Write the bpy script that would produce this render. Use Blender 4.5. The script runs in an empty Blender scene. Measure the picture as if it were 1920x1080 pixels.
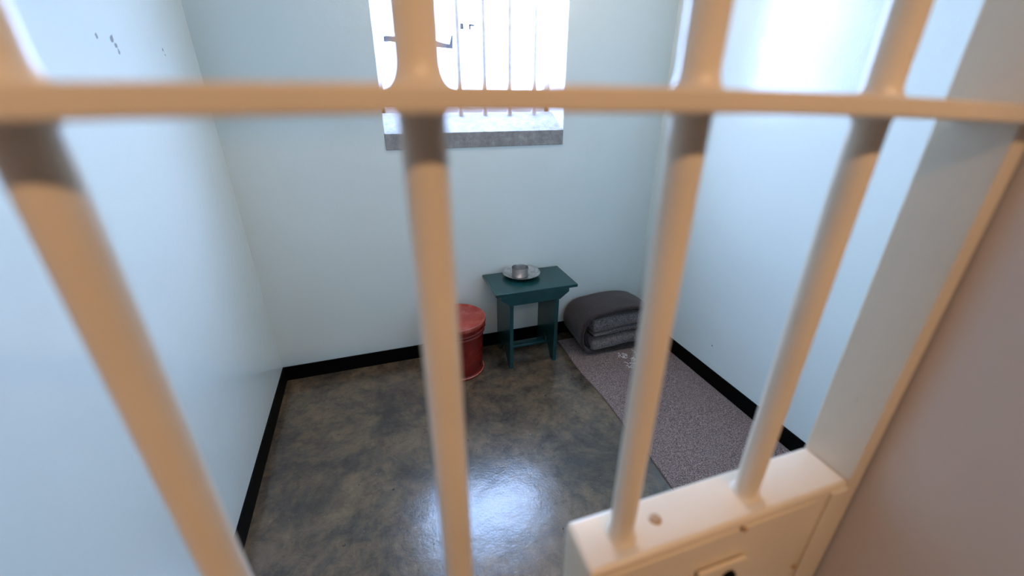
import bpy, bmesh, math, random
from mathutils import Vector, Matrix, noise
S = bpy.context.scene
C = S.collection
PI = math.pi
random.seed(4)

# ------------------------------------------------------------------ camera
cam_d = bpy.data.cameras.new('camera'); cam = bpy.data.objects.new('camera', cam_d); C.objects.link(cam)
yaw, pitch, roll = math.radians(18.183), math.radians(24.902), math.radians(0.1214)
fwd = Vector((math.sin(yaw)*math.cos(pitch), math.cos(yaw)*math.cos(pitch), -math.sin(pitch)))
rt = Vector((math.cos(yaw), -math.sin(yaw), 0)); up = rt.cross(fwd)
r2 = rt*math.cos(roll)+up*math.sin(roll); u2 = -rt*math.sin(roll)+up*math.cos(roll)
M = Matrix((r2, u2, -fwd)).transposed().to_4x4(); M.translation = Vector((0, 0, 1.5))
cam.matrix_world = M
cam_d.sensor_width = 36; cam_d.lens = 14.651; cam_d.clip_start = 0.01
cam_d.dof.use_dof = True; cam_d.dof.focus_distance = 2.25; cam_d.dof.aperture_fstop = 2.2
S.camera = cam
S.view_settings.view_transform = 'Standard'; S.view_settings.look = 'None'
S.view_settings.exposure = 0; S.view_settings.gamma = 1; S.view_settings.use_curve_mapping = False

# ------------------------------------------------------------------ room numbers
XL, XR, YB, CEIL = -0.627, 1.685, 2.268, 2.75
FY0, FY1 = -0.15, 0.258            # the front wall's two faces (the gate stands in it)
DX0, DX1, DZ = -0.39, 0.499, 2.12  # the doorway
WX0, WX1, WZ0, WZ1 = 0.081, 1.043, 1.25, 2.22
WOUT = 2.56                        # outer face of the back wall
CORR = -1.75                       # far wall of the corridor

# ------------------------------------------------------------------ light
w = bpy.data.worlds.new('sky'); S.world = w; w.use_nodes = True
w.node_tree.nodes['Background'].inputs[0].default_value = (0.42, 0.615, 1.02, 1)
w.node_tree.nodes['Background'].inputs[1].default_value = 33
ld = bpy.data.lights.new('window_portal', 'AREA'); ld.shape = 'RECTANGLE'; ld.size = WX1-WX0; ld.size_y = WZ1-WZ0
ld.cycles.is_portal = True
lo = bpy.data.objects.new('window_portal', ld); C.objects.link(lo)
lo.location = ((WX0+WX1)/2, WOUT+0.01, (WZ0+WZ1)/2); lo.rotation_euler = (-PI/2, 0, 0)
LAMP = dict(pos=(0.3, -1.15, 2.43), col=(1.0, 0.63, 0.35), watts=19)
CELL = dict(col=(1.0, 0.80, 0.68), watts=10.5)  # fill lamp added inside the cell

# ------------------------------------------------------------------ materials
def mat(name, col, rough=0.5, metal=0.0, spec=0.5, coat=0.0, coat_rough=0.1):
    m = bpy.data.materials.new(name); m.use_nodes = True
    b = m.node_tree.nodes['Principled BSDF']
    b.inputs['Base Color'].default_value = (*col, 1); b.inputs['Roughness'].default_value = rough
    b.inputs['Metallic'].default_value = metal; b.inputs['Specular IOR Level'].default_value = spec
    b.inputs['Coat Weight'].default_value = coat; b.inputs['Coat Roughness'].default_value = coat_rough
    return m
class N:
    def __init__(s, m): s.m = m; s.t = m.node_tree; s.b = s.t.nodes['Principled BSDF']
    def n(s, ty, **kw):
        x = s.t.nodes.new(ty)
        for k, v in kw.items():
            if k in x.inputs: x.inputs[k].default_value = v
            else: setattr(x, k, v)
        return x
    def l(s, a, b): s.t.links.new(a, b)
    def coord(s):
        g = s.n('ShaderNodeNewGeometry'); return g.outputs['Position']
    def obj(s): return s.n('ShaderNodeTexCoord').outputs['Object']
    def noise(s, vec, scale, detail=4, rough=0.55, dist=0.0):
        x = s.n('ShaderNodeTexNoise'); x.inputs['Scale'].default_value = scale; x.inputs['Detail'].default_value = detail
        x.inputs['Roughness'].default_value = rough; x.inputs['Distortion'].default_value = dist
        s.l(vec, x.inputs['Vector']); return x.outputs['Fac']
    def ramp(s, fac, stops):
        x = s.n('ShaderNodeValToRGB'); e = x.color_ramp.elements
        while len(e) < len(stops): e.new(0.5)
        for i, (p, c) in enumerate(stops):
            e[i].position = p; e[i].color = (*c, 1) if len(c) == 3 else c
        s.l(fac, x.inputs['Fac']); return x.outputs['Color']
    def mix(s, fac, a, b, mode='MIX'):
        x = s.n('ShaderNodeMix', data_type='RGBA', blend_type=mode)
        for sock, v in ((x.inputs[0], fac), (x.inputs[6], a), (x.inputs[7], b)):
            if isinstance(v, (int, float)): sock.default_value = v
            elif isinstance(v, tuple): sock.default_value = (*v, 1) if len(v) == 3 else v
            else: s.l(v, sock)
        return x.outputs[2]
    def bump(s, h, strength, dist=0.002):
        x = s.n('ShaderNodeBump'); x.inputs['Strength'].default_value = strength; x.inputs['Distance'].default_value = dist
        s.l(h, x.inputs['Height']); s.l(x.outputs[0], s.b.inputs['Normal']); return x
    def spot(s, pos, centre, rad):   # 1 inside a small ball at centre
        d = s.n('ShaderNodeVectorMath', operation='DISTANCE'); s.l(pos, d.inputs[0]); d.inputs[1].default_value = centre
        c = s.n('ShaderNodeMath', operation='LESS_THAN'); s.l(d.outputs['Value'], c.inputs[0]); c.inputs[1].default_value = rad
        return c.outputs[0]

def wall_mat():
    m = mat('pale_turquoise_gloss_paint', (0.74, 0.82, 0.79), 0.13, spec=0.5)
    k = N(m); p = k.coord()
    c = k.ramp(k.noise(p, 1.6, 3), [(0.3, (0.73, 0.81, 0.775)), (0.7, (0.76, 0.835, 0.80))])
    warp = k.noise(p, 60, 4); wv = k.n('ShaderNodeVectorMath', operation='SCALE')
    cx = k.n('ShaderNodeCombineXYZ'); k.l(warp, cx.inputs[1]); k.l(warp, cx.inputs[2]); k.l(cx.outputs[0], wv.inputs[0]); wv.inputs['Scale'].default_value = 0.02
    ad = k.n('ShaderNodeVectorMath', operation='ADD'); k.l(p, ad.inputs[0]); k.l(wv.outputs[0], ad.inputs[1]); q = ad.outputs[0]
    for cen, r in (((XL, 1.511, 1.643), .006), ((XL, 1.590, 1.646), .008), ((XL, 1.600, 1.630), .007), ((XL, 1.606, 1.617), .006),
                   ((XL, 1.93, 1.648), .005), ((XL, 1.937, 1.632), .004), ((XR, 1.535, 0.236), .005), ((0.51, YB, 1.62), .001)):
        c = k.mix(k.spot(q, (cen[0], cen[1]+.01, cen[2]), r), c, (0.30, 0.33, 0.35))
    k.l(c, k.b.inputs['Base Color'])
    mn = k.n('ShaderNodeMath', operation='MULTIPLY_ADD'); k.l(k.noise(p, 200, 2), mn.inputs[0]); mn.inputs[1].default_value = 0.28
    k.l(k.noise(p, 24, 5), mn.inputs[2])
    k.bump(mn.outputs[0], 0.35, 0.0022)
    return m
def floor_mat():
    m = mat('polished_cement', (0.1, 0.09, 0.08), 0.2, spec=0.85)
    k = N(m); p = k.coord()
    a = k.noise(p, 3.0, 12, 0.76, 0.35); b = k.noise(p, 14, 12, 0.80, 0.4)
    c1 = k.ramp(a, [(0.36, (0.046, 0.042, 0.037)), (0.47, (0.090, 0.072, 0.052)), (0.56, (0.138, 0.102, 0.064)), (0.68, (0.19, 0.140, 0.092))])
    c2 = k.ramp(b, [(0.38, (0.50, 0.50, 0.50)), (0.50, (1, 1, 1)), (0.64, (1.5, 1.42, 1.3))])
    c = k.mix(0.75, c1, c2, 'MULTIPLY')
    fl = k.ramp(k.noise(p, 70, 3, 0.6), [(0.70, (0, 0, 0)), (0.76, (1, 1, 1))])
    c = k.mix(fl, c, (0.24, 0.23, 0.22))
    pits = k.ramp(k.noise(p, 42, 2, 0.5), [(0.24, (1, 1, 1)), (0.28, (0, 0, 0))])
    c = k.mix(pits, c, (0.02, 0.02, 0.02))
    k.l(c, k.b.inputs['Base Color'])
    rr = k.n('ShaderNodeMapRange'); k.l(b, rr.inputs[0]); rr.inputs[3].default_value = 0.15; rr.inputs[4].default_value = 0.25
    k.l(rr.outputs[0], k.b.inputs['Roughness'])
    mn = k.n('ShaderNodeMath', operation='MULTIPLY_ADD'); k.l(k.noise(p, 110, 4), mn.inputs[0]); mn.inputs[1].default_value = 0.25
    k.l(k.noise(p, 11, 5, 0.5), mn.inputs[2]); k.bump(mn.outputs[0], 0.27, 0.005)
    return m
def concrete_mat():
    m = mat('grey_concrete_sill', (0.3, 0.3, 0.31), 0.75)
    k = N(m); p = k.coord()
    k.l(k.ramp(k.noise(p, 26, 8, 0.7), [(0.3, (0.19, 0.185, 0.18)), (0.55, (0.32, 0.31, 0.30)), (0.75, (0.44, 0.43, 0.42))]), k.b.inputs['Base Color'])
    k.bump(k.noise(p, 90, 5), 0.5, 0.002); return m
def gate_mat(name='cream_gloss_enamel', col=(0.80, 0.70, 0.56)):
    m = mat(name, col, 0.30, spec=0.5)
    k = N(m); p = k.coord()
    c = k.ramp(k.noise(p, 9, 4), [(0.3, tuple(x*.94 for x in col)), (0.7, tuple(min(1, x*1.04) for x in col))])
    ch = k.ramp(k.noise(p, 55, 3, 0.55), [(0.735, (0, 0, 0)), (0.755, (1, 1, 1))])
    c = k.mix(ch, c, (0.34, 0.22, 0.13))
    k.l(c, k.b.inputs['Base Color'])
    k.bump(k.noise(p, 70, 4), 0.22, 0.0012); return m
def felt_mat(name, stops, red=False, scale=330):
    m = mat(name, stops[1][1], 0.95, spec=0.15)
    m.node_tree.nodes['Principled BSDF'].inputs['Sheen Weight'].default_value = 0.25
    k = N(m); p = k.coord()
    c = k.ramp(k.noise(p, scale, 3, 0.7), stops)
    if red:
        c = k.mix(k.ramp(k.noise(p, 95, 2, 0.5), [(0.70, (0, 0, 0)), (0.73, (1, 1, 1))]), c, (0.22, 0.035, 0.03))
        q = k.n('ShaderNodeVectorMath', operation='ADD'); k.l(p, q.inputs[0]); q.inputs[1].default_value = (7, 3, 1)
        c = k.mix(k.ramp(k.noise(q.outputs[0], 120, 3, 0.6), [(0.66, (0, 0, 0)), (0.70, (1, 1, 1))]), c, (0.018, 0.018, 0.022))
        q2 = k.n('ShaderNodeVectorMath', operation='ADD'); k.l(p, q2.inputs[0]); q2.inputs[1].default_value = (1, 9, 4)
        c = k.mix(k.ramp(k.noise(q2.outputs[0], 170, 3, 0.6), [(0.67, (0, 0, 0)), (0.71, (1, 1, 1))]), c, (0.36, 0.33, 0.33))
    k.l(c, k.b.inputs['Base Color']); k.bump(k.noise(p, scale*.8, 3), 0.7, 0.003); return m
def red_mat(name='chipped_red_enamel', stops=((0.3, (0.11, 0.005, 0.003)), (0.6, (0.21, 0.012, 0.007)), (0.8, (0.30, 0.04, 0.03)))):
    m = mat(name, (0.30, 0.03, 0.02), 0.22)
    k = N(m); p = k.coord()
    c = k.ramp(k.noise(p, 14, 6, 0.65), list(stops))
    c = k.mix(k.ramp(k.noise(p, 45, 5, 0.7, 1.5), [(0.655, (0, 0, 0)), (0.68, (1, 1, 1))]), c, (0.50, 0.36, 0.33))
    k.l(c, k.b.inputs['Base Color']); k.bump(k.noise(p, 60, 4), 0.3, 0.002); return m
def scuffed(name, col, scuff, rough=0.35, at=0.70):
    m = mat(name, col, rough); k = N(m); p = k.coord()
    c = k.ramp(k.noise(p, 18, 5), [(0.3, tuple(x*.85 for x in col)), (0.7, tuple(x*1.15 for x in col))])
    c = k.mix(k.ramp(k.noise(p, 75, 4, 0.6), [(at, (0, 0, 0)), (at+.05, (1, 1, 1))]), c, scuff)
    k.l(c, k.b.inputs['Base Color']); k.bump(k.noise(p, 50, 3), 0.12, 0.001); return m
def metal_mat():
    m = mat('brushed_tin', (0.62, 0.61, 0.59), 0.30, 1.0); k = N(m); p = k.coord()
    k.l(k.ramp(k.noise(p, 35, 5, 0.7), [(0.3, (0.32, 0.315, 0.31)), (0.5, (0.60, 0.59, 0.58)), (0.75, (0.78, 0.77, 0.76))]), k.b.inputs['Base Color'])
    rr = k.n('ShaderNodeMapRange'); k.l(k.noise(p, 60, 4), rr.inputs[0]); rr.inputs[3].default_value = 0.22; rr.inputs[4].default_value = 0.42
    k.l(rr.outputs[0], k.b.inputs['Roughness']); return m

MW = wall_mat(); MF = floor_mat(); MCON = concrete_mat(); MG = gate_mat()
MBLACK = mat('black_skirting_paint', (0.002, 0.002, 0.002), 0.6, spec=0.08)
MCEIL = mat('white_ceiling_paint', (0.86, 0.86, 0.84), 0.8)
MREV = mat('white_reveal_paint', (0.82, 0.83, 0.84), 0.5)
MBAR = scuffed('window_bar_paint', (0.74, 0.72, 0.75), (0.5, 0.45, 0.45), 0.6)
MSTAY = mat('dark_iron', (0.10, 0.09, 0.10), 0.6)
MJAMB = mat('taupe_door_jamb_paint', (0.74, 0.68, 0.64), 0.42)
kj = N(MJAMB); pj = kj.coord(); kj.l(kj.ramp(kj.noise(pj, 3, 3), [(0.3, (0.72, 0.66, 0.62)), (0.7, (0.77, 0.71, 0.67))]), kj.b.inputs['Base Color']); kj.bump(kj.noise(pj, 40, 4), 0.12, 0.002)
MCORR = mat('tan_corridor_paint', (0.45, 0.43, 0.42), 0.6)
MOUT = mat('pale_yard_gravel', (0.55, 0.54, 0.52), 0.9)
MGREEN = scuffed('dark_green_enamel', (0.006, 0.053, 0.054), (0.035, 0.13, 0.12), 0.24, 0.73)
MCUP = scuffed('dull_grey_tin', (0.36, 0.355, 0.35), (0.55, 0.54, 0.53), 0.34, 0.68); MCUP.node_tree.nodes['Principled BSDF'].inputs['Metallic'].default_value = 1.0
MTIN = metal_mat(); MRED = red_mat(); MLID = red_mat('worn_top_lit_red_enamel', ((0.3, (0.28, 0.032, 0.018)), (0.55, (0.42, 0.055, 0.032)), (0.75, (0.48, 0.15, 0.11))))  # lid red lighter than the body: overhead light put into the colour
MEDGE = scuffed('worn_edge_highlight', (0.50, 0.17, 0.13), (0.30, 0.04, 0.03), 0.4, 0.55); MWORN2 = scuffed('worn_red_hoop', (0.30, 0.035, 0.025), (0.5, 0.2, 0.16), 0.35, 0.62)  # the pink carries the lid rim's highlight as well as wear
MDARK = mat('dark_keyhole', (0.003, 0.003, 0.003), 0.8, spec=0.1)
MRUST = mat('rusty_paint_chip', (0.45, 0.28, 0.15), 0.6)
MMAT = felt_mat('speckled_grey_brown_felt', [(0.36, (0.050, 0.036, 0.034)), (0.5, (0.185, 0.130, 0.112)), (0.62, (0.38, 0.28, 0.24))], True, 210)
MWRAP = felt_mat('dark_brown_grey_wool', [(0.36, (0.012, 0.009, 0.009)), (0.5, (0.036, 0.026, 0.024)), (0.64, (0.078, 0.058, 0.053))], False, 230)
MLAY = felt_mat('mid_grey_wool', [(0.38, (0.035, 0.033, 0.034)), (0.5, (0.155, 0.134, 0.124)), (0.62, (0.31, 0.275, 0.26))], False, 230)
MGAP = felt_mat('gap_shade_wool', [(0.36, (0.004, 0.004, 0.004)), (0.5, (0.012, 0.010, 0.010)), (0.64, (0.03, 0.026, 0.026))], False, 230)  # blackened wool: shade of the blanket gaps put into the colour
MYARN = mat('off_white_yarn', (0.80, 0.76, 0.70), 0.9)
MLAMP = mat('white_lamp_housing', (0.8, 0.8, 0.78), 0.4)

# ------------------------------------------------------------------ mesh helpers
def obj(name, bm, m, parent=None, smooth=False, loc=None):
    me = bpy.data.meshes.new(name); bmesh.ops.recalc_face_normals(bm, faces=bm.faces)
    bm.to_mesh(me); bm.free(); me.materials.append(m)
    o = bpy.data.objects.new(name, me); C.objects.link(o)
    if parent: o.parent = parent
    if loc: o.location = loc
    if smooth:
        for p in me.polygons: p.use_smooth = True
        if smooth != 'all':
            try: me.set_sharp_from_angle(angle=math.radians(42))
            except Exception: pass
    return o
def tag(o, label=None, cat=None, group=None, kind=None):
    for k, v in (('label', label), ('category', cat), ('group', group), ('kind', kind)):
        if v: o[k] = v
    return o
def empty(name, loc, label, cat, rz=0, group=None):
    o = bpy.data.objects.new(name, None); C.objects.link(o); o.location = loc; o.rotation_euler[2] = rz; o.empty_display_size = .05
    return tag(o, label, cat, group)
def BM(): return bmesh.new()
def box(bm, x0, x1, y0, y1, z0, z1, bev=0.0, seg=2):
    r = bmesh.ops.create_cube(bm, size=1)
    vs = r['verts']
    for v in vs:
        v.co = Vector((x0+(v.co.x+.5)*(x1-x0), y0+(v.co.y+.5)*(y1-y0), z0+(v.co.z+.5)*(z1-z0)))
    if bev:
        es = list({e for v in vs for e in v.link_edges})
        bmesh.ops.bevel(bm, geom=es, offset=bev, segments=seg, affect='EDGES', profile=0.5)
    return bm
def prism(bm, pts, d0, d1, axis='y', bev=0.0):
    """pts in the plane across the axis: axis y -> (x,z); axis x -> (y,z); axis z -> (x,y)"""
    def mk(a, b, d):
        return {'y': (a, d, b), 'x': (d, a, b), 'z': (a, b, d)}[axis]
    A = [bm.verts.new(mk(a, b, d0)) for a, b in pts]; B = [bm.verts.new(mk(a, b, d1)) for a, b in pts]
    n = len(pts); fs = [bm.faces.new(A), bm.faces.new(B[::-1])]
    for i in range(n): fs.append(bm.faces.new((A[i], B[i], B[(i+1) % n], A[(i+1) % n])))
    if bev:
        bmesh.ops.recalc_face_normals(bm, faces=fs)
        es = list({e for f in fs for e in f.edges})
        bmesh.ops.bevel(bm, geom=es, offset=bev, segments=2, affect='EDGES', profile=0.5)
    return bm
def lathe(bm, prof, seg=48, cx=0, cy=0, wob=0):
    rings = []
    for r, z in prof:
        if r < 1e-6: rings.append([bm.verts.new((cx, cy, z))])
        else: rings.append([bm.verts.new((cx+r*math.cos(2*PI*i/seg), cy+r*math.sin(2*PI*i/seg), z)) for i in range(seg)])
    for a, b in zip(rings, rings[1:]):
        for i in range(seg):
            j = (i+1) % seg
            if len(a) == 1 and len(b) == 1: continue
            if len(a) == 1: bm.faces.new((a[0], b[j], b[i]))
            elif len(b) == 1: bm.faces.new((a[i], a[j], b[0]))
            else: bm.faces.new((a[i], a[j], b[j], b[i]))
    return bm
def tube(bm, pts, r, seg=8, cap=True):
    pts = [Vector(p) for p in pts]; rings = []; prev = None
    for i, p in enumerate(pts):
        d = (pts[min(i+1, len(pts)-1)]-pts[max(i-1, 0)]).normalized()
        a = prev if prev is not None else (Vector((0, 0, 1)) if abs(d.z) < .9 else Vector((1, 0, 0)))
        n1 = (a-d*a.dot(d)).normalized(); prev = n1; n2 = d.cross(n1)
        rings.append([bm.verts.new(p+n1*r*math.cos(2*PI*k/seg)+n2*r*math.sin(2*PI*k/seg)) for k in range(seg)])
    for a, b in zip(rings, rings[1:]):
        for k in range(seg): bm.faces.new((a[k], a[(k+1) % seg], b[(k+1) % seg], b[k]))
    if cap: bm.faces.new(rings[0][::-1]); bm.faces.new(rings[-1])
    return bm
def struct(name, bm, m, label=None, **kw):
    o = obj(name, bm, m, **kw); o['kind'] = 'structure'
    if label: o['label'] = label; 
    return o
def wall_with_hole(x0, x1, y0, y1, z0, z1, hx0, hx1, hz0, hz1):
    bm = BM()
    box(bm, x0, hx0, y0, y1, z0, z1); box(bm, hx1, x1, y0, y1, z0, z1); box(bm, hx0, hx1, y0, y1, hz1, z1)
    if hz0 > z0: box(bm, hx0, hx1, y0, y1, z0, hz0)
    return bm

# ------------------------------------------------------------------ the shell
T = 0.15
struct('floor', box(BM(), XL-T, XR+T, CORR-T, WOUT, -0.1, 0), MF, 'polished mottled grey brown cement floor')
struct('ceiling', box(BM(), XL-T-1.2, XR+T+1.2, CORR-T, WOUT, CEIL, CEIL+.1), MCEIL, 'white ceiling')
struct('wall_left', box(BM(), XL-T, XL, FY1-.005, YB+.01, 0, CEIL), MW, 'pale turquoise painted left wall of the cell')
struct('wall_right', box(BM(), XR, XR+T, FY1-.005, YB+.01, 0, CEIL), MW, 'pale turquoise painted right wall of the cell')
struct('wall_back', wall_with_hole(XL-T, XR+T, YB, WOUT, 0, CEIL, WX0, WX1, WZ0, WZ1), MW, 'pale turquoise painted back wall with the window')
struct('wall_front', wall_with_hole(XL-T, XR+T, FY0+.1, FY1, 0, CEIL, DX0-.01, DX1+.01, 0, DZ), MW, 'pale turquoise front wall around the gate')
struct('wall_corridor_front', wall_with_hole(XL-T-1.2, XR+T+1.2, FY0, FY0+.1, 0, CEIL, DX0-.01, DX1+.01, 0, DZ), MCORR, 'corridor side of the front wall')
bm = BM(); box(bm, DX1, DX1+.03, FY0-.01, FY1, 0, DZ, .002); box(bm, DX0-.03, DX0, FY0-.01, FY1, 0, DZ, .002); box(bm, DX0-.03, DX1+.03, FY0-.01, FY1, DZ, DZ+.03, .002)
struct('door_1', bm, MJAMB, 'taupe painted lining of the doorway beside the gate')
bm = BM(); box(bm, XL-T-1.2, XR+T+1.2, CORR-T, CORR, 0, CEIL)
struct('wall_corridor', bm, MCORR, 'tan corridor wall')
struct('wall_corridor_left', box(BM(), XL-T-1.2-T, XL-T-1.2, CORR-T, FY1, 0, CEIL), MCORR, 'left end wall of the corridor')
struct('wall_corridor_right', box(BM(), XR+T+1.2, XR+T+1.2+T, CORR-T, FY1, 0, CEIL), MCORR, 'right end wall of the corridor')
struct('floor_corridor', box(BM(), XL-T-1.2, XL-T, CORR-T, FY1, -0.1, 0), MF)
struct('floor_corridor_right', box(BM(), XR+T, XR+T+1.2, CORR-T, FY1, -0.1, 0), MF)
struct('ground_outside', box(BM(), -12, 14, WOUT, 22, -.12, -.02), MOUT, 'pale yard outside the window')
def skirt(name, x0, x1, y0, y1, label):
    struct(name, box(BM(), x0, x1, y0, y1, 0, .0898, .002), MBLACK, label)
skirt('baseboard_back', XL, XR, YB-.008, YB+.001, 'black skirting along the back wall')
skirt('baseboard_left', XL-.001, XL+.008, FY1, YB, 'black skirting along the left wall')
skirt('baseboard_right', XR-.008, XR+.001, FY1, YB, 'black skirting along the right wall')

# window: reveal lining, sloped sill, steel frame, panes, bars, stay
bm = BM()
box(bm, WX0-.004, WX0+.002, YB+.004, WOUT, WZ0, WZ1); box(bm, WX1-.002, WX1+.004, YB+.004, WOUT, WZ0, WZ1); box(bm, WX0, WX1, YB+.004, WOUT, WZ1-.004, WZ1+.004)
win = struct('window_1', bm, MREV, 'white lined barred window opening in the back wall')
SZ0, SZ1 = 1.322, 1.405
bm = BM(); prism(bm, [(YB-.006, WZ0-.004), (YB-.006, SZ0), (2.43, SZ1), (WOUT, SZ1+.01), (WOUT, WZ0-.004)], WX0+.001, WX1-.001, 'x', .002)
o = obj('window_sill', bm, MCON, win); o['label'] = 'rough grey concrete sill'
fy0, fy1 = 2.49, 2.53
bm = BM()
box(bm, WX0, WX0+.03, fy0, fy1, SZ1, WZ1, .003); box(bm, WX1-.03, WX1, fy0, fy1, SZ1, WZ1, .003)
box(bm, WX0, WX1, fy0, fy1, SZ1, SZ1+.03, .003); box(bm, WX0, WX1, fy0, fy1, WZ1-.03, WZ1, .003)
fr = obj('window_frame', bm, MREV, win)
for i, x in enumerate((.222, .361, .500, .636, .777, .923)):
    bm = BM(); tube(bm, [(x, 2.42, SZ1-.03), (x, 2.42, SZ1+.02), (x, 2.42, 1.9), (x, 2.42, WZ1)], 0.0115, 16)
    lathe(bm, [(.017, SZ1-.02), (.016, SZ1+.006), (0.0115, SZ1+.022)], 16, x, 2.42)
    obj('window_bar', bm, MBAR, win, True)
gm = bpy.data.materials.new('clear_glass'); gm.use_nodes = True; nt = gm.node_tree
nt.nodes.remove(nt.nodes['Principled BSDF']); tr = nt.nodes.new('ShaderNodeBsdfTransparent'); gl = nt.nodes.new('ShaderNodeBsdfGlossy')
gl.inputs['Roughness'].default_value = .02; mx = nt.nodes.new('ShaderNodeMixShader'); mx.inputs[0].default_value = .05
nt.links.new(tr.outputs[0], mx.inputs[1]); nt.links.new(gl.outputs[0], mx.inputs[2]); nt.links.new(mx.outputs[0], nt.nodes['Material Output'].inputs[0])
obj('window_pane', box(BM(), WX0+.03, WX1-.03, 2.508, 2.512, SZ1+.03, WZ1-.03), gm, fr)
bm = BM(); prism(bm, [(.148, 1.764), (.40, 1.748), (.468, 1.735), (.480, 1.776), (.488, 1.778), (.484, 1.716), (.400, 1.722), (.148, 1.741)], 2.470, 2.482, 'y', .001)
box(bm, .14, .165, 2.478, 2.492, 1.738, 1.762, .002)
box(bm, .46, .475, 2.478, 2.492, 1.722, 1.738, .002)
o = obj('window_stay', bm, MSTAY, win); o['label'] = 'dark hooked stay arm'
bm = BM(); box(bm, .528, .546, 2.47, 2.49, 1.806, 1.832, .002); box(bm, .576, .604, 2.474, 2.486, 1.822, 1.830, .001)
box(bm, .576, .584, 2.474, 2.486, 1.806, 1.830, .001); obj('window_marks', bm, MSTAY, win)  # small dark pieces stand in for marks seen outside the window
# ------------------------------------------------------------------ corridor lamp
lp = LAMP['pos']
lt = empty('ceiling_light', (lp[0], lp[1], CEIL), 'long batten lamp on the corridor ceiling, outside the frame', 'lamp')
obj('housing', box(BM(), -.65, .65, -.06, .06, -.285, -.25, .006), MLAMP, lt)
for s in (-.5, .5): obj('hanger', tube(BM(), [(s, 0, -.255), (s, 0, 0)], .008, 10), MLAMP, lt, True)
ad = bpy.data.lights.new('lamp_tube', 'AREA'); ad.shape = 'RECTANGLE'; ad.size = 1.2; ad.size_y = .06; ad.energy = LAMP['watts']; ad.color = LAMP['col']
ao = bpy.data.objects.new('lamp_tube', ad); C.objects.link(ao); ao.parent = lt; ao.location = (0, .0, -.30)
ao.rotation_euler = (math.radians(38), 0, 0)

cl = empty('added_fill_lamp', (.70, 1.8, CEIL), 'added round fill lamp on the cell ceiling, unseen above the frame', 'lamp')  # unseen fill, added to brighten the back wall
obj('housing', lathe(BM(), [(0, 0), (.11, 0), (.11, -.03), (.10, -.045), (.085, -.045), (.085, -.03), (0, -.03)], 40), MLAMP, cl, True)
ad = bpy.data.lights.new('added_fill_light', 'AREA'); ad.shape = 'DISK'; ad.size = .16; ad.energy = CELL['watts']; ad.color = CELL['col']
ao = bpy.data.objects.new('added_fill_light', ad); C.objects.link(ao); ao.parent = cl; ao.location = (0, 0, -.05)

# ------------------------------------------------------------------ the gate
gate = empty('cell_gate', (DX0, .23, 0), 'cream painted steel cell gate of round bars, in the doorway', 'gate')
G0 = Vector((DX0, .23, 0))
def gobj(name, bm, m, parent=gate, smooth=False):
    bmesh.ops.translate(bm, verts=bm.verts, vec=-G0)
    return obj(name, bm, m, parent, smooth)
BR = .0121; GY = .23; GF, GB = .202, .259
SX = .475                                   # inner face of the right stile
LX0, LZ0, LZ1 = .144, .88, 1.098            # lock case
def cz(x): return 1.4985-.060*(x-.02)**2       # crossbar centre height
def collar(bm, x, z, s, r0=BR, r1=.0195, h=.014):
    pr = [(r1, z-s*.001)]
    for i in range(1, 7):
        t = i/6; pr.append((r0+(r1-r0)*(1-math.sin(t*PI/2)), z+s*h*(1-math.cos(t*PI/2)*1.0)))
    lathe(bm, pr, 24, x, GY)
for x in (-.29, -.131, .0276, .192, .351):
    onlock = x > LX0
    lows = [(LZ1-.01, 2.03)] if onlock else [(.08, 2.03)]
    if onlock: lows.append((.08, LZ0+.01))
    for z0, z1 in lows:
        bm = BM(); tube(bm, [(x, GY, z0), (x, GY, (z0+z1)/2), (x, GY, z1)], BR, 32)
        if z1 > 1.6:
            collar(bm, x, cz(x)+.0055, 1, r1=.018, h=.012); collar(bm, x, cz(x)-.0055, -1, r1=.0145, h=.006)
            if onlock: collar(bm, x, LZ1, 1, r1=.0165, h=.009)
        gobj('bar', bm, MG, smooth=True)
bm = BM(); xs = [DX0+.004+(SX+.021-DX0-.004)*i/28 for i in range(29)]   # a flat bar, slightly bowed
prism(bm, [(x, cz(x)-.0058) for x in xs]+[(x, cz(x)+.0058) for x in xs[::-1]], .183, .246, 'y')
bmesh.ops.recalc_face_normals(bm, faces=bm.faces)
es = [e for e in bm.edges if len(e.link_faces) == 2 and e.calc_face_angle() > .6]
bmesh.ops.bevel(bm, geom=es, offset=.0018, segments=2, affect='EDGES', profile=.5)
gobj('crossbar', bm, MG)
gobj('crossbar', box(BM(), DX0+.02, SX+.004, GF+.001, GB-.002, .50, .512, .0018), MG)
gobj('stile', box(BM(), SX, SX+.020, GF, GB, .03, 2.08, .002), MG)
gobj('stile', box(BM(), DX0+.004, DX0+.024, GF, GB, .03, 2.08, .002), MG)
gobj('rail', box(BM(), DX0+.024, SX, GF, GB, .05, .08, .002), MG)
gobj('rail', box(BM(), DX0+.024, SX, GF, GB, 2.03, 2.06, .002), MG)
gobj('rivet', lathe(BM(), [(.0068, LZ1-.001), (.0066, LZ1+.0004), (.0045, LZ1+.0012), (0, LZ1+.0015)], 20, .234, .232), MRUST, smooth='all')
lock = gobj('lock_case', box(BM(), LX0, SX+.001, GF, GB, LZ0, LZ1, .006, 4), MG, smooth=True)
lock['label'] = 'cream painted box lock with rounded corners'
lg = Vector(G0)
def lobj(name, bm, m, smooth=False):
    bmesh.ops.translate(bm, verts=bm.verts, vec=-G0); return obj(name, bm, m, lock, smooth)
bm = BM(); box(bm, .162, .428, GF-.0015, GF+.002, .895, 1.086, .0006)
lobj('cover_plate', bm, MG)
lobj('edge_strip', box(BM(), .446, .472, GF-.0035, GF+.002, .89, 1.092, .0015), MG)
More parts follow.
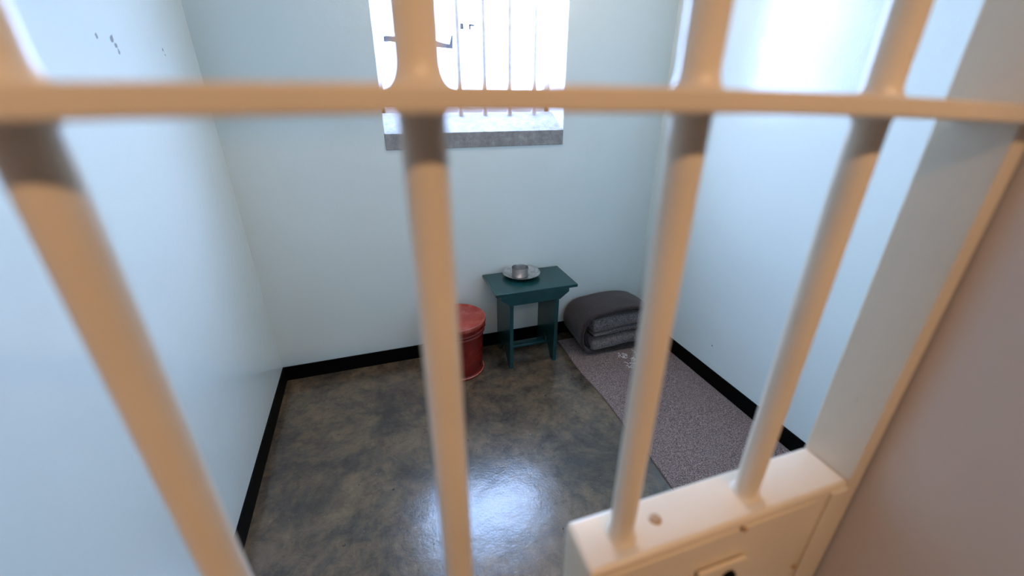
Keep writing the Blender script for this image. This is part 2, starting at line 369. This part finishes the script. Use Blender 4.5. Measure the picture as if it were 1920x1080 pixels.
bm = BM(); prism(bm, [(.272, 1.043), (.334, 1.042), (.340, 1.037), (.340, .962), (.334, .956), (.278, .956), (.272, .962)], GF-.008, GF-.003, 'y', .0012)
esc = lobj('escutcheon', bm, MG)
bm = BM(); hz = 1.0225
pts = [(.313+.0085*math.cos(a), hz+.0085*math.sin(a)) for a in [(-60+i*300/20)*PI/180 for i in range(21)]]
pts = pts+[(.308, .990), (.318, .990)]
prism(bm, pts, GF-0.0115, GF-.004, 'y')
lobj('keyhole', bm, MDARK)
for sx, sz in ((.440, .962), (.185, 1.062), (.185, .91), (.41, .91), (.322, 1.088)):
    bm = BM(); bmesh.ops.create_uvsphere(bm, u_segments=16, v_segments=8, radius=.0035)
    bmesh.ops.scale(bm, vec=(1, .6, 1), verts=bm.verts); bmesh.ops.translate(bm, vec=(sx, GF-.0035 if sx < .43 else GF-.001, sz), verts=bm.verts)
    lobj('screw', bm, MRUST, 'all')

# ------------------------------------------------------------------ stool
st = empty('stool', (.798, 2.107, 0), 'small dark green painted wooden stool holding the tin plate and cup', 'stool')
def sobj(name, bm, m=MGREEN, smooth=False): return obj(name, bm, m, st, smooth)
sx0, sx1, sy0, sy1, stz = -.247, .245, -.150, .150, .512
sobj('tabletop', box(BM(), sx0, sx1, sy0, sy1, stz-.018, stz, .003))
for s in (-1, 1):
    xo = -.162 if s < 0 else .116
    # end board with an inverted V cut out of its foot
    pts = [(-.135, 0), (-.095, 0), (0, .13), (.09, 0), (.132, 0), (.132, stz-.018), (-.135, stz-.018)]
    bm = BM(); prism(bm, pts, xo, xo+.022, 'x', .0012)
    sobj('leg_board', bm)
for yy in (-.149, .129):
    a = .055
    pts = [(-.162-a, stz-.018), (.138+a, stz-.018), (.138+a, stz-.040), (.138, .430), (-.162, .430), (-.162-a, stz-.040)]
    bm = BM(); prism(bm, pts, yy+.002 if yy < 0 else yy, (yy+.016) if yy < 0 else yy+.014, 'y', .0012)
    sobj('apron', bm)
bm = BM(); box(bm, -.142, .118, -.035, .020, .070, .092, .006, 3)
sobj('stretcher', bm, smooth=True)

# plate and cup
pl = obj('plate', lathe(BM(), [(0, .004), (.066, .004), (.072, .006), (.100, .022), (.111, .027), (.1135, .0265), (.113, .024), (.101, .019), (.074, .0012), (.066, 0), (0, 0)], 72), MTIN, smooth=True, loc=(.772, 2.172, stz))
tag(pl, 'shallow tin plate lying on the green stool under the cup', 'plate')
cup = empty('cup', (.762, 2.168, stz+.0042), 'small round tin cup standing in the middle of the plate', 'cup')
obj('body', lathe(BM(), [(0, .002), (.043, .002), (.046, .006), (.0465, .050), (.049, .055), (.0505, .0535), (.0485, .050), (.048, .004), (.045, 0), (0, 0)], 56), MCUP, cup, True)
hp = [(.047+.020*math.sin(t*PI), .002, .042-.028*t) for t in [i/10 for i in range(11)]]
hb = tube(BM(), hp, .0026, 8); bmesh.ops.rotate(hb, verts=hb.verts, cent=(0, 0, 0), matrix=Matrix.Rotation(math.radians(20), 3, 'Z'))
obj('handle', hb, MCUP, cup, True)

# ------------------------------------------------------------------ bucket
bk = empty('bucket', (.352, 2.085, 0), 'chipped red enamel bucket with a lid, standing left of the green stool', 'bucket')
BH, RT, RB = .345, .156, .142
pr = [(0, .004), (RB-.012, .004), (RB-.010, 0), (RB+.002, 0), (RB+.004, .004), (RB+.002, .012), (RB-.004, .020), (RB-.002, .026)]
for zz in (.05, .12, .19, .25): pr.append((RB-.003+(RT-RB)*zz/BH, zz))
for zc in (.272, .292):
    r = RB-.002+(RT-RB)*zc/BH; pr += [(r, zc)]
pr += [(RT-.003, .31), (RT-.002, BH-.014), (RT-.008, BH-.014), (0, BH-.016)]
obj('body', lathe(BM(), pr, 72), MRED, bk, True)
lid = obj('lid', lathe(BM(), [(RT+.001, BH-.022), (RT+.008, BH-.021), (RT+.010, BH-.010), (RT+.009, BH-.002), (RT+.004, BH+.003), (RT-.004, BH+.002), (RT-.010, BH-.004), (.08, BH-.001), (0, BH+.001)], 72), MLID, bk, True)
def ring(r_, z_, t_):
    pr = [(r_+t_*math.cos(a), z_+t_*math.sin(a)) for a in [2*PI*i/8 for i in range(9)]]
    return lathe(BM(), pr, 72)
o = obj('rim', ring(RT+.007, BH+.001, .0022), MEDGE, lid, 'all'); o['label'] = 'worn edge of the lid with its highlight painted pale'
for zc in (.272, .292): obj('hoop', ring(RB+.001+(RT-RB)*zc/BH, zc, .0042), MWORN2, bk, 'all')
obj('hoop', ring(RB+.003, .012, .0035), MEDGE, bk, 'all')
hb = tube(BM(), [(-.045, 0, BH-.002), (-.045, 0, BH+.012), (-.036, 0, BH+.020), (0, 0, BH+.022), (.036, 0, BH+.020), (.045, 0, BH+.012), (.045, 0, BH-.002)], .0035, 10)
bmesh.ops.rotate(hb, verts=hb.verts, cent=(0, 0, 0), matrix=Matrix.Rotation(math.radians(75), 3, 'Z'))
obj('handle', hb, MRED, lid, True)
for s in (-1, 1):
    bm = BM(); box(bm, s*(RT+.003)-.006, s*(RT+.003)+.006, -.012, .012, .262, .302, .003, 2)
    e = obj('ear', bm, MRED, bk, True)


# ------------------------------------------------------------------ sleeping mat
mx0, mx1, my0, my1, mh = 1.035, 1.668, .42, 2.165, .011
def wav(y): return .007*math.sin(y*5.1+1)+.004*math.sin(y*13)
bm = BM(); nx, ny = 28, 90; top = []; bot = []
for j in range(ny+1):
    y = my0+(my1-my0)*j/ny; ra = []; rb = []
    for i in range(nx+1):
        t = i/nx; x = mx0+(mx1-mx0)*t + wav(y)*(1-t) - .012*(1-t)*(1-j/ny)
        z = mh+.0022*noise.noise(Vector((x*5, y*5, 2)))
        if i in (0, nx) or j in (0, ny): z -= .003
        ra.append(bm.verts.new((x, y, z))); rb.append(bm.verts.new((x, y, .0005)))
    top.append(ra); bot.append(rb)
for j in range(ny):
    for i in range(nx):
        bm.faces.new((top[j][i], top[j][i+1], top[j+1][i+1], top[j+1][i])); bm.faces.new((bot[j][i], bot[j+1][i], bot[j+1][i+1], bot[j][i+1]))
for j in range(ny):
    bm.faces.new((top[j][0], top[j+1][0], bot[j+1][0], bot[j][0])); bm.faces.new((top[j][nx], bot[j][nx], bot[j+1][nx], top[j+1][nx]))
for i in range(nx):
    bm.faces.new((top[0][i], bot[0][i], bot[0][i+1], top[0][i+1])); bm.faces.new((top[ny][i], top[ny][i+1], bot[ny][i+1], bot[ny][i]))
mt = obj('sleeping_mat', bm, MMAT, smooth=True)
tag(mt, 'thin speckled grey brown felt sleeping mat on the floor along the right wall', 'mat')
bm = BM(); rnd = random.Random(11)
for k in range(34):
    u = rnd.random(); cx = 1.322+.13*rnd.random()-.02*u; cy = 1.885-.15*u
    if abs(u-.52) < .1 and cx < 1.36: cx += .06
    a = rnd.random()*2*PI; n = 7; p = Vector((cx, cy)); pts = []
    for i in range(n):
        pts.append((p.x, p.y, mh+.0035)); a += rnd.uniform(-1.1, 1.1); p = p+Vector((math.cos(a), math.sin(a)))*.0055
    tube(bm, pts, .0017, 6)
y = obj('yarn_stitching', bm, MYARN, mt, True); y['label'] = 'squiggled off white yarn marks'

# ------------------------------------------------------------------ folded blankets
bl = empty('folded_blanket', (1.36, 2.06, mh+.004), 'thick dark grey wool blanket folded into a bundle at the head of the mat', 'blanket')
def spline(pts, n):
    out = []; P = [Vector(p) for p in pts]
    for i in range(len(P)-1):
        p0 = P[max(i-1, 0)]; p1 = P[i]; p2 = P[i+1]; p3 = P[min(i+2, len(P)-1)]
        for k in range(n):
            t = k/n; out.append(.5*((2*p1)+(-p0+p2)*t+(2*p0-5*p1+4*p2-p3)*t*t+(-p0+3*p1-3*p2+p3)*t**3))
    out.append(P[-1]); return out
def sheet(curve, th, ys, shape):
    """a cloth of thickness th following curve (x,z); shape(x,z,v)->(x,z) bends it along its depth v 0..1; rounded hems"""
    bm = BM(); n = len(curve); rows = []
    nr = []
    for i in range(n):
        d = (curve[min(i+1, n-1)]-curve[max(i-1, 0)]).normalized(); nr.append(Vector((-d.y, d.x)))
    for j, (y, v) in enumerate(ys):
        e = 1 if 0 < j < len(ys)-1 else .45
        loop = [curve[i]+nr[i]*th*.5*e for i in range(n)]+[curve[i]-nr[i]*th*.5*e for i in range(n-1, -1, -1)]
        row = []
        for c in loop:
            x, z = shape(c.x, c.y, v)
            d = noise.noise(Vector((x*9, y*9, z*9)))*.006
            row.append(bm.verts.new((x-1.36+d*.5, y-2.06+d*.6, z+d*.5)))
        rows.append(row)
    m = 2*n
    for a, b in zip(rows, rows[1:]):
        for i in range(m): bm.faces.new((a[i], a[(i+1) % m], b[(i+1) % m], b[i]))
    for row in (rows[0], rows[-1]):
        for i in range(n-1):
            bm.faces.new((row[i], row[i+1], row[m-2-i], row[m-1-i]))
    return bm
def squash(x, z, v):
    return x+.02*v, max(z, 0.0)*(1-.10*v*v)
outer = spline([(1.60, .012), (1.40, .011), (1.20, .012), (1.135, .030), (1.100, .085), (1.093, .150), (1.108, .215), (1.160, .262), (1.27, .283), (1.42, .288), (1.53, .270), (1.60, .225)], 6)
ys = [(1.935, 0), (1.942, .02)]+[(1.96+.28*i/14, .06+.90*i/14) for i in range(15)]+[(2.247, 1)]
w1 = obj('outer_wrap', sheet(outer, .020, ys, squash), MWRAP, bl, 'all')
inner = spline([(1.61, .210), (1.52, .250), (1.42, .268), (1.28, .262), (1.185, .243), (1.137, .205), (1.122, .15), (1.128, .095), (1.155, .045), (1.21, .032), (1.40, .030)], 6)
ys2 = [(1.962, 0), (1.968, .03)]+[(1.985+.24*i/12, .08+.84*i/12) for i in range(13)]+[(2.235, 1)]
o = obj('inner_wrap', sheet(inner, .012, ys2, squash), MGAP, bl, 'all')  # coloured black for the shade under the outer wrap
def lobe(x0, x1, zc, h, y0, y1, tilt=0.0, seed=0):
    """a folded pad whose fold faces the gate: rounded profile in y-z, swept in x"""
    bm = BM(); prof = []
    for i in range(15):
        a = PI/2+PI*i/14; prof.append((y0+h*.5*.8+math.cos(a)*h*.5*.8, math.sin(a)*h*.5))
    prof += [(y0+.1, -h*.5), (y1-.02, -h*.48), (y1, -h*.3), (y1, h*.3), (y1-.02, h*.48), (y0+.1, h*.5)]
    rows = []; nx = 30
    for i in range(nx+1):
        t = i/nx; x = x0+(x1-x0)*t
        e = min(1, math.sqrt(max(0, 1-(1-min(t, .10)/.10)**2))*.25+.75, math.sqrt(max(0, 1-(1-min(1-t, .10)/.10)**2))*.35+.65)
        row = []
        for y, z in prof:
            d = noise.noise(Vector((x*7+seed, y*7, z*12+seed)))*.009
            row.append(bm.verts.new((x-1.36, y-2.06+d, zc+z*e+tilt*(t-.5)+d*.5)))
        rows.append(row)
    m = len(prof)
    for a, b in zip(rows, rows[1:]):
        for i in range(m): bm.faces.new((a[i], a[(i+1) % m], b[(i+1) % m], b[i]))
    bm.faces.new(rows[0]); bm.faces.new(rows[-1][::-1])
    return bm
for (x0, x1, zc, h, y0, tl, sd) in ((1.168, 1.60, .198, .088, 1.937, .014, 1), (1.165, 1.61, .064, .080, 1.930, .006, 5)):
    o = obj('folded_layer', lobe(x0, x1, zc, h, y0, 2.20, tl, sd), MLAY, bl, 'all'); o['label'] = 'mid grey wool fold facing the gate'
for k, (zc, y0, m_) in enumerate(((.147, 1.944, MLAY), (.133, 1.948, MLAY), (.117, 1.985, MGAP))):  # the last, dark sheet is the shade in the gap between folds
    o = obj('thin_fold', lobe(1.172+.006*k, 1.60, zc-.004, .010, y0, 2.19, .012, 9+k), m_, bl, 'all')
